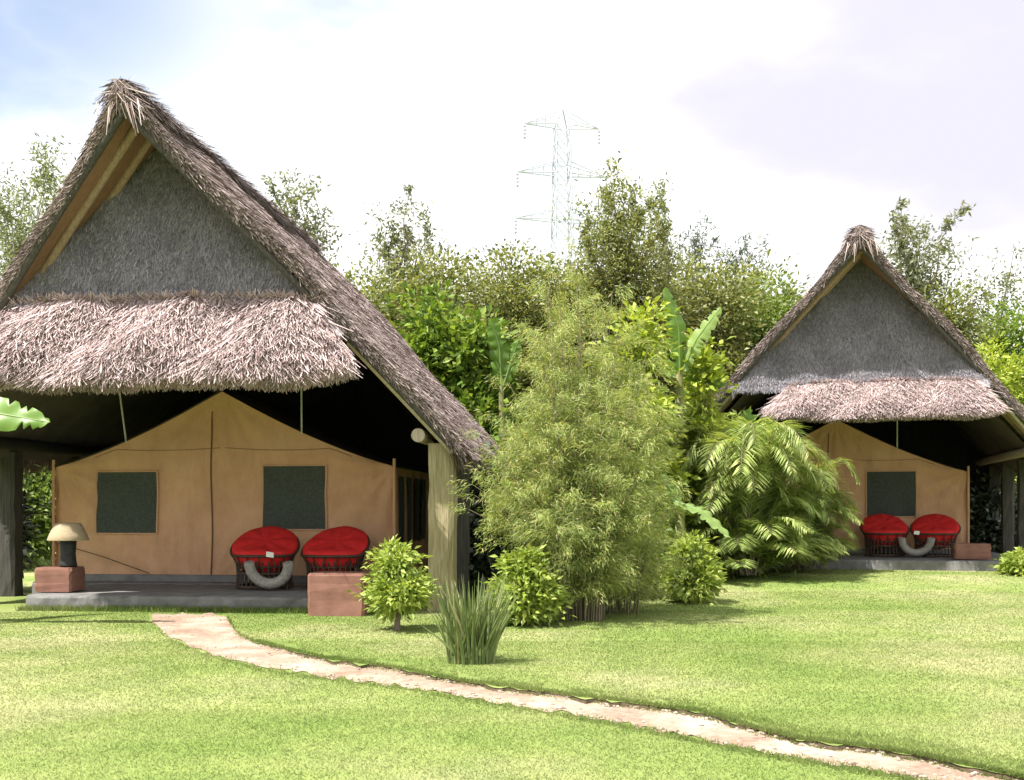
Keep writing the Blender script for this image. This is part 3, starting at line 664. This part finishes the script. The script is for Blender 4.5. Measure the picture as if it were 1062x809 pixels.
def tree(name, label, cat, u, Y, v_top, wpx, leaf, seed, Ln=.16, Wd=.07, ncl=260, nleaf=60, low=.25, group=None, bark='bark', lobn=6, clr=.5, part='crown', tr=.12, surf=.4, up=.1):
    rg = np.random.RandomState(seed); X = GX(u, Y); g = float(gnd(X, Y)); H = GZ(v_top, Y)-g; Wm = wpx/F*Y/2
    root = thing(name, label, cat, (X, Y, g), 0, group)
    lobes = []; z0 = H*low
    for k in range(lobn):
        a = rg.uniform(0,2*pi); f = (k+.5)/lobn; zc = z0+(H-z0)*(.18+.64*f); rr = Wm*(.62-.22*f)
        off = Wm*.45*(1-.55*f); lobes.append((off*math.cos(a), off*math.sin(a), zc, rr*rg.uniform(.85,1.1), rr*rg.uniform(.85,1.1), min(rr, (H-z0)*.24)*rg.uniform(.85,1.05)))
    if part == 'foliage': lobes = [(x_*1.25, y_*1.25, z_*rg.uniform(.8,1.12), a_*rg.uniform(.5,.95), b_*rg.uniform(.5,.95), c_*rg.uniform(.6,1.2)) for x_,y_,z_,a_,b_,c_ in lobes]
    lobes.append((0,0,H-(H-z0)*.22,Wm*.45,Wm*.45,(H-z0)*.2)); lobes.append((0,0,z0+(H-z0)*.35,Wm*.8,Wm*.8,(H-z0)*.33))
    mb = MB(); C = spray(rg, lobes, ncl, nleaf, clr, Ln, Wd, mb, up, surf); mb.build(part, L[leaf], root)
    wood(rg, (0,0,0), (rg.normal(0,.1*Wm),rg.normal(0,.1*Wm),H*.72), tr, C[rg.choice(len(C), min(16,len(C)), False)], M[bark], root)
    return root
def shoots(name, label, cat, u, Y, tips, leaf, seed, Ln, Wd, nper=260, base_v=420, spread=.3, group=None, bark='bark', tr=.1):
    """open tree of rising leafy shoots; tips = list of (u, v) of the shoot ends"""
    rg = np.random.RandomState(seed); X = GX(u, Y); root = thing(name, label, cat, (X, Y, float(gnd(X,Y))), 0, group)
    zb = max(GZ(base_v, Y), 1.0); wd = MB(); fol = MB()
    wd.tube([(0,0,0), (.1,.05,zb*.5), (0,0,zb)], [tr, tr*.8, tr*.6], 8)
    for (tu, tv) in tips:
        T_ = np.array([GX(tu,Y)-X, rg.normal(0,.7), GZ(tv,Y)]); B = np.array([0,0,zb*rg.uniform(.75,1.)])
        k = np.linspace(0,1,7)[:,None]; P = B*(1-k)+T_*k; P[:,:2] -= (T_-B)[:2]*(np.sin(k*pi)*.16); P[1:-1] += rg.normal(0,.10,(5,3)); wd.tube(P, np.linspace(tr*.42,.006,7), 5)
        n = nper; f = rg.uniform(.22,1.02,n); c = np.stack([np.interp(f, k[:,0], P[:,i]) for i in range(3)], -1)
        # side twigs: clumps strung along the shoot, shrinking to the tip
        cl = np.round(f*12+rg.uniform(-.1,.1,n))/12; ca = (np.round(f*12)*2.4+tu) % (2*pi); rad = spread*(1.35-.75*f)*1.25*(.7+.5*np.sin(np.round(f*12)*5.1+tv))
        c = c + np.stack([np.cos(ca)*rad*.9, np.sin(ca)*rad*.9, 0*f], -1) + rg.normal(0,1,(n,3))*rad[:,None]*np.array([.5,.5,.4])
        d = nrm(rg.normal(0,.8,(n,3)) + np.array([0,0,.1])); fol.leaves(c, d, nrm(rg.normal(0,1,(n,3))+np.array([0,0,.5])), Ln*rg.uniform(.6,1.3,n), Wd*rg.uniform(.7,1.2,n))
    wd.build('trunk', M[bark], root, True); fol.build('crown', L[leaf], root); return root
BG = 'trees behind the huts'
# tree belt behind the huts
for k, (u, Y, vt, wp, leaf, lab) in enumerate([
    (372, 25.5, 268, 120, 'olive', 'olive green bushy tree just past the rear end of the larger hut roof'),
    (452, 26.5, 252, 135, 'olive', 'round olive tree behind the bright broadleaf shrubs'),
    (530, 27.5, 250, 130, 'olive', 'round olive tree below the pylon and beside the tall bamboo'),
    (600, 28.5, 252, 130, 'olive', 'olive tree at the foot of the pylon behind the bamboo top'),
    (668, 27.0, 262, 140, 'olive', 'olive tree behind the upright banana leaves'),
    (742, 28.0, 262, 130, 'olive', 'olive tree behind and left of the smaller hut below the dark spiky treetops'),
    (800, 29.5, 272, 120, 'green', 'dark green rounded tree touching the left slope of the smaller hut roof'),
    (858, 31.0, 292, 130, 'olive', 'olive tree mostly hidden behind the peak of the smaller hut'),
    (985, 29.0, 292, 110, 'olive', 'olive tree behind the right slope of the smaller hut roof'),
    (1050, 30.0, 312, 130, 'bright', 'bright yellow green rounded tree at the right end of the belt'),
    (1030, 27.5, 352, 110, 'yellow', 'low yellow green bushy tree above the right eave of the smaller hut'),
]):
    tree('leafy_tree', lab, 'tree', u, Y, vt, wp*1.3, leaf, 20+k, .15, .07, 520, 60, .08, BG, clr=.5)
for k, (u, vt, lab) in enumerate([(405, 266, 'olive tree far behind between the slim grey tree and the larger hut'), (490, 256, 'olive tree far behind between two nearer round olive trees left of the pylon'), (565, 254, 'olive tree far behind just left of the pylon foot'),
    (700, 262, 'olive tree far behind above the banana leaves'), (785, 268, 'olive tree far behind left of the smaller hut peak'), (925, 285, 'olive tree far behind right of the smaller hut peak')]):
    tree('leafy_tree', lab, 'tree', u, 33, vt, 190, 'olive', 140+k, .18, .085, 520, 56, .05, BG, clr=.62)
# taller open trees
shoots('open_tree', 'tall olive brown tree with spiky tops rising above the bamboo', 'tree', 635, 27, [(606,232),(618,215),(634,200),(641,184),(652,206),(664,190),(676,212),(626,245),(660,238),(606,262),(684,250),(645,228),(668,270),(616,280)], 'olive', 41, .13, .05, 950, 330, .50, BG)
shoots('open_tree', 'slender grey green tree beside the tall spiky tree above the bamboo', 'tree', 692, 29, [(692,192),(688,215),(698,235),(680,245)], 'grey', 42, .14, .05, 420, 300, .22, BG)
shoots('open_tree', 'thin grey tree behind the ridge of the larger hut', 'tree', 306, 28, [(300,178),(318,190),(290,200),(330,215),(280,212),(340,235),(305,205)], 'grey', 43, .14, .06, 480, 300, .42, BG)
shoots('open_tree', 'slim grey green tree past the roof end of the larger hut', 'tree', 415, 28.5, [(428,202),(440,212),(405,222),(395,240),(420,232),(445,240)], 'grey', 44, .14, .055, 600, 320, .4, BG)
shoots('open_tree', 'pale feathery tree beside the left roof edge of the larger hut', 'tree', 22, 26, [(0,185),(18,170),(38,150),(58,162),(72,172),(30,205),(55,210),(-20,190),(8,230),(45,240)], 'pale', 45, .14, .04, 1250, 360, .8, BG, 'palebark')
for k, (u, v, lab) in enumerate([(722, 236, 'dark bluish spiky treetop standing between the tall tree and the rounded trees'), (766, 250, 'dark bluish spiky treetop above the belt left of the smaller hut')]):
    shoots('spiky_tree', lab, 'tree', u, 40, [(u-4,v+5),(u+8,v),(u+2,v+14),(u-14,v+18),(u+20,v+16)], 'blue', 50+k, .2, .045, 420, 330, .4, BG)
shoots('open_tree', 'tall pale open tree just right of the smaller hut peak', 'tree', 945, 30, [(932,213),(945,232),(958,240),(970,238),(920,238),(938,250),(975,265),(955,262)], 'grey', 53, .16, .06, 700, 340, .55, BG)
shoots('open_tree', 'thin grey tree near the right edge behind the smaller hut', 'tree', 1030, 34, [(1032,272),(1022,285),(1040,290),(1012,298)], 'grey', 54, .15, .06, 500, 360, .45, BG)
# far left behind the porch
tree('leafy_tree', 'dark leafy tree seen under the eave behind the lamp', 'tree', 15, 23, 380, 200, 'green', 61, .16, .08, 260, 60, .02, BG)
tree('leafy_tree', 'olive leafy tree below the pale feathery tree at the left edge', 'tree', -30, 25, 285, 190, 'olive', 62, .16, .07, 300, 60, .06, BG)
# shrubs between the huts
tree('leafy_bush', 'dark leafy bush added beside the left porch post to block light under the eave', 'bush', -28, 16.4, 432, 120, 'dark', 63, .15, .08, 150, 34, .02, 'bushes beside the larger hut', lobn=5, clr=.3, part='foliage', tr=.04)  # bush added to keep side light from reaching under the left eave
MID = 'shrubs between the huts'
def bush(label, u, Y, vt, wp, leaf, seed, Ln=.14, Wd=.07, ncl=170, nleaf=45, clr=.26, low=.03, name='leafy_bush', bark='bark', group=MID, up=.15, surf=.45):
    return tree(name, label, 'bush', u, Y, vt, wp, leaf, seed, Ln, Wd, ncl, nleaf, low, group, bark, 5, clr, 'foliage', .035, surf, up)
bush('tall bright green broadleaf bush rising beside the rear eave of the larger hut', 445, 23.6, 300, 120, 'bright', 71, .24, .12, 300, 34, .4)
bush('bright green broadleaf bush between the larger hut eave and the bamboo', 498, 23.2, 318, 110, 'bright', 72, .24, .12, 300, 34, .4)
bush('yellow green leafy bush behind the right side of the bamboo', 662, 17.5, 305, 95, 'yellow', 73, .16, .085, 200, 40, .24)
bush('yellow green leafy bush below the slanted banana leaf', 728, 18.5, 348, 80, 'yellow', 74, .16, .085, 170, 40, .24)
bush('green bush filling the gap behind the bamboo and the palm clump', 705, 19, 405, 150, 'green', 75, .15, .07, 260, 45, .3)
bush('dense green bush at the foot of the smaller hut left eave', 765, 20.0, 430, 120, 'green', 76, .15, .06, 230, 45, .3)
bush('green bush behind the right foot of the bamboo', 645, 15.5, 480, 95, 'green', 77, .12, .05, 220, 45, .26)
bush('mid green bush behind the left foot of the bamboo', 562, 17.5, 430, 110, 'green', 78, .14, .06, 220, 45, .28)
bush('leafy green bush filling the foot of the palm clumps', 775, 18.6, 490, 130, 'green', 85, .15, .05, 240, 40, .26)
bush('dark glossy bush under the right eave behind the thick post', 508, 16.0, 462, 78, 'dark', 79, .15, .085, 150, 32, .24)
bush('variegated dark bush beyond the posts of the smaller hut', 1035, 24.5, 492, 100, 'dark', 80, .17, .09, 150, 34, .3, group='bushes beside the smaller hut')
bush('light green low bush at the right frame edge by the smaller hut', 1062, 18.5, 572, 42, 'shrub', 81, .11, .055, 90, 30, .14, group='bushes beside the smaller hut')
bush('round bright green shrub in front of the palm clump', 718, 14.6, 556, 64, 'shrub', 82, .10, .05, 110, 40, .13, name='shrub', group='garden shrubs on the lawn')
bush('light yellow green shrub in front of the thick porch post', 412, 11.4, 566, 74, 'shrub', 83, .085, .04, 120, 34, .10, name='shrub', low=.2, group='garden shrubs on the lawn')
bush('fuller green shrub between the spiky clump and the bamboo', 543, 11.9, 570, 80, 'shrub', 84, .09, .045, 150, 40, .12, name='shrub', group='garden shrubs on the lawn')

# bamboo
def make_bamboo(name, label, u, Y, H_, n, reach_, base, m, seed):
    rg = np.random.RandomState(seed); root = thing(name, label, 'bamboo', (GX(u,Y), Y, float(gnd(GX(u,Y),Y))))
    st = MB(); fol = MB()
    for k in range(n):
        a = rg.uniform(0,2*pi); r0 = base*math.sqrt(rg.uniform()); ln = rg.uniform(.02,1.0); h = H_*(1-.60*ln**1.4)*rg.uniform(.72,1.06)
        b = np.array([r0*math.cos(a), r0*math.sin(a), 0]); dirx = np.array([math.cos(a), math.sin(a), 0]); reach = .15+reach_*ln
        q = np.linspace(0,1,9)[:,None]; P = b + dirx*reach*q**1.7 + np.array([0,0,1.])*h*(q-.16*ln*q**3); st.tube(P, np.linspace(.009,.003,9), 5)
        f = (.10+.90*rg.uniform(0,1,m))**.85; nt_ = 13
        tw = np.round(f*nt_); fj = (tw + rg.normal(0,.16,m))/nt_
        c = np.stack([np.interp(np.clip(fj,0,1), q[:,0], P[:,i]) for i in range(3)], -1)
        ta = tw*2.4+a; tl = rg.uniform(.1,1,m)*(.12+.36*np.sin(np.clip(f,0,1)*pi)**.6)*(.6+.6*np.abs(np.sin(tw*3.7+k)))
        c = c + np.stack([np.cos(ta)*tl, np.sin(ta)*tl, tl*.35-.7*tl**2], -1) + rg.normal(0,.032,(m,3))
        d = np.stack([np.cos(ta), np.sin(ta), -.25+0*ta], -1) + rg.normal(0,.55,(m,3))
        fol.leaves(c, d, nrm(rg.normal(0,.8,(m,3))+np.array([0,0,.6])), rg.uniform(.045,.105,m), rg.uniform(.006,.011,m), droop=.2)
    st.build('cane', M['cane'], root, True); fol.build('foliage', L['bamboo'], root)
make_bamboo('feathery_bamboo', 'tall feathery bamboo clump in the middle of the lawn', 603, 12.5, 4.0, 96, 1.0, .27, 1250, 91)
make_bamboo('feathery_bamboo', 'low soft bamboo clump at the right foot of the tall bamboo', 640, 13.3, 2.1, 44, .55, .34, 700, 92)

# palm clump with arching fronds
def frond(rg, P, mb, wmax, npin, dens=1):
    k = np.linspace(0,1,len(P)); f = np.repeat(np.linspace(.16,1,npin), 2); s = np.tile([-1,1], npin)
    c = np.stack([np.interp(f, k, P[:,i]) for i in range(3)], -1); T = nrm(np.stack([np.interp(f, k, np.gradient(P[:,i])) for i in range(3)], -1))
    side = nrm(np.cross(T, [0,0,1.]))*s[:,None]; ln = wmax*np.sin(np.clip(.12+.85*f,0,1)*pi)**.6*rg.uniform(.85,1.1,len(f))
    d = nrm(side*.8 + T*.75 + rg.normal(0,.10,(len(f),3)) + np.array([0,0,-.1])); mb.leaves(c, d + np.array([0,0,.12]), nrm(np.cross(d, T)*s[:,None]*np.sign(1) + np.array([0,0,.8])), ln, .023, droop=.20)
def make_palm(u, v, label, seed, nf, hmax, reach, bias):
    Y = float(vY(v)); rg = np.random.RandomState(seed); X = GX(u,Y); root = thing('arching_palm', label, 'palm', (X, Y, float(gnd(X,Y))), 0, 'arching palm clumps'); 
    st = MB(); fo = MB(); dr = MB()
    for k in range(nf):
        a = rg.uniform(0,2*pi); h = hmax*rg.uniform(.12,1.0); r = reach*rg.uniform(.5,1.05)
        d = np.array([math.cos(a)+bias, math.sin(a)*.8-.15, 0]); b = np.array([rg.normal(0,.14), rg.normal(0,.14), 0])
        q = np.linspace(0,1,12)[:,None]; P = b + d*r*q**1.25 + np.array([0,0,1.])*(h*1.5*q - h*.95*q**2.6)
        P[:,2] = np.maximum(P[:,2], .06)
        st.tube(P, np.linspace(.014,.003,12), 5); frond(rg, P, dr if rg.uniform() < .03 else fo, .54*rg.uniform(.8,1.1), 74)
    st.build('stem', M['cane'], root, True); fo.build('foliage', L['frond'], root)
    if dr.n: dr.build('dry_fronds', L['dryfrond'], root)
make_palm(772, 606, 'large palm clump with fronds arching across the smaller hut tent', 101, 120, 3.7, 1.45, .05)
make_palm(718, 602, 'palm clump with fine fronds just left of the largest palm clump', 102, 100, 3.3, 1.1, .0)
make_palm(826, 600, 'low palm clump with drooping fronds nearest the smaller hut platform', 103, 100, 2.9, 1.0, .04)

# banana plants
def paddle(mb, P, w, rg, fold=.25, m=0):
    P = np.asarray(P, float); k = np.linspace(0,1,44); C = np.stack([np.interp(k, np.linspace(0,1,len(P)), P[:,i]) for i in range(3)], -1)
    for _ in range(8): C[1:-1] = (C[:-2]+2*C[1:-1]+C[2:])/4
    T = nrm(np.gradient(C, axis=0)); return C, T
def banana(name, label, u, Y, leaves_, seed, trunk=True):
    rg = np.random.RandomState(seed); X = GX(u,Y); g = float(gnd(X,Y)); root = thing(name, label, 'banana plant', (X,Y,g), 0, 'banana plants')
    org = np.array([X,Y,g]); hts = []
    for (pts, w, mat, facing) in leaves_:
        mb = MB(); P = np.array([[GX(a,Y+dy), Y+dy, GZ(b,Y+dy)] for a,b,dy in pts]) - org
        C, T = paddle(mb, P, w, rg); k = np.linspace(0,1,len(C)); ww = w*np.sin(np.clip(k*.93+.07,0,1)*pi)**.55*(k > .02)
        sd = nrm(np.cross(T, facing)); up = np.cross(sd, T); rows = []
        tl = 1-np.where(rg.uniform(0,1,(2,len(C))) < .16, rg.uniform(.25,.75,(2,len(C))), rg.uniform(0,.04,(2,len(C))))
        for j in np.linspace(-1,1,13): rows.append(C + sd*(ww*j*.5*tl[int(j > 0)]**abs(j))[:,None] + up*(abs(j)**1.5*ww*(.10*math.sin(seed+j)) - abs(j)**2*ww*.08 + .016*np.sin(k*38+j)*abs(j))[:,None])
        mb.grid(np.stack(rows, 1)); lf = mb.build('leaf', L[mat], root, True)
        mbr = MB(); mbr.tube(C, np.linspace(.022,.004,len(C)), 6); mbr.build('midrib', L['banana_pale'], lf, True); hts.append(P[0])
    mb = MB(); h = np.mean([p[2] for p in hts]); mb.tube([(0,0,0),(0,0,h*.5),(0,0,h)], [.10,.08,.05], 10)
    for p in hts: mb.tube([(0,0,h*.9), (p[0]*.5,p[1]*.5,(h+p[2])/2), tuple(p)], [.03,.025,.022], 6)
    mb.build('trunk', M['pseudostem'], root, True)
fc = np.array([.25,-1,.25])
banana('banana_plant', 'banana plant with an upright leaf above the yellow green bushes', 705, 18.2, [
    ([(705,385,0),(704,340,-.1),(690,298,-.2)], .42, 'banana', np.array([.5,-1,.1])), ([(708,385,0),(722,352,-.1),(748,318,-.3)], .32, 'banana_pale', np.array([-.6,-1,.5])),
    ([(700,390,0),(678,365,0),(655,360,0)], .4, 'banana', fc), ([(710,390,.1),(735,385,.2),(752,400,.2)], .38, 'banana', fc)], 111)
banana('banana_plant', 'banana plant with a broad upright leaf behind the palm clump', 784, 18.9, [
    ([(784,500,0),(782,460,-.1),(776,424,-.2)], .58, 'banana', fc), ([(788,500,0),(806,470,0),(815,448,0)], .38, 'banana', fc), ([(780,505,0),(760,480,0),(742,478,0)], .4, 'banana', fc)], 112)
banana('banana_plant', 'banana plant with a pale leaf between the bamboo and the broadleaf bushes', 520, 22.6, [
    ([(520,400,0),(518,360,-.1),(509,330,-.2)], .4, 'banana', fc), ([(522,400,0),(530,375,0),(538,352,0)], .36, 'banana', fc)], 113)
banana('banana_plant', 'low banana plant with a pale blade pointing down beside the round shrub', 706, 17.0, [
    ([(700,520,0),(728,530,-.3),(758,558,-.5)], .34, 'banana_pale', np.array([.2,-.6,1])), ([(704,520,0),(690,500,0),(678,500,0)], .3, 'banana', fc)], 114)
banana('banana_plant', 'banana plant at the left edge with one sunlit leaf reaching under the eave', -95, 11.6, [
    ([(-88,470,0),(-30,424,-.1),(52,438,-.2)], .44, 'banana', np.array([.0,-1,.45])), ([(-98,470,0),(-140,400,0),(-190,400,0)], .4, 'banana', fc), ([(-95,470,.1),(-105,380,.3),(-90,310,.4)], .4, 'banana', fc)], 115)

# spiky strap leaf clump
def make_strap():
    Y = 9.1; rg = np.random.RandomState(121); X = GX(488,Y); mb = MB()
    for k in range(260):
        a = rg.uniform(0,2*pi); r0 = .20*math.sqrt(rg.uniform()); b = np.array([r0*math.cos(a), r0*math.sin(a)*.8, 0]); lean = rg.uniform(.03,.5)**1.0; h = rg.uniform(.36,.80)*(1-.25*lean)
        q = np.linspace(0,1,7)[:,None]; d = np.array([math.cos(a+rg.normal(0,.5)), math.sin(a), 0]); C = b + d*lean*h*q**1.6 + np.array([0,0,1.])*h*q
        ww = .013*(1-q[:,0]**2.2)+.0012; an = rg.uniform(0,pi); sd = np.array([math.cos(an), math.sin(an)*.6, 0])
        mb.grid(np.stack([C - sd*ww[:,None], C + np.array([0,-.004,0]), C + sd*ww[:,None]], 1))
    q = np.linspace(0,1,7)[:,None]; C = np.array([-.12,-.12,.12]) + np.array([-.30,-.05,.30])*q; C[:,2] -= .05*(q[:,0]**2)
    mb.grid(np.stack([C+np.array([0,0,.02])*(1-q), C-np.array([0,0,.02])*(1-q)], 1))
    o = mb.build('strap_leaf_plant', L['strap']); o.location = (X, Y, -.03)
    tag(o, 'upright spiky clump of strap leaves on the lawn beside the path', 'plant')
make_strap()
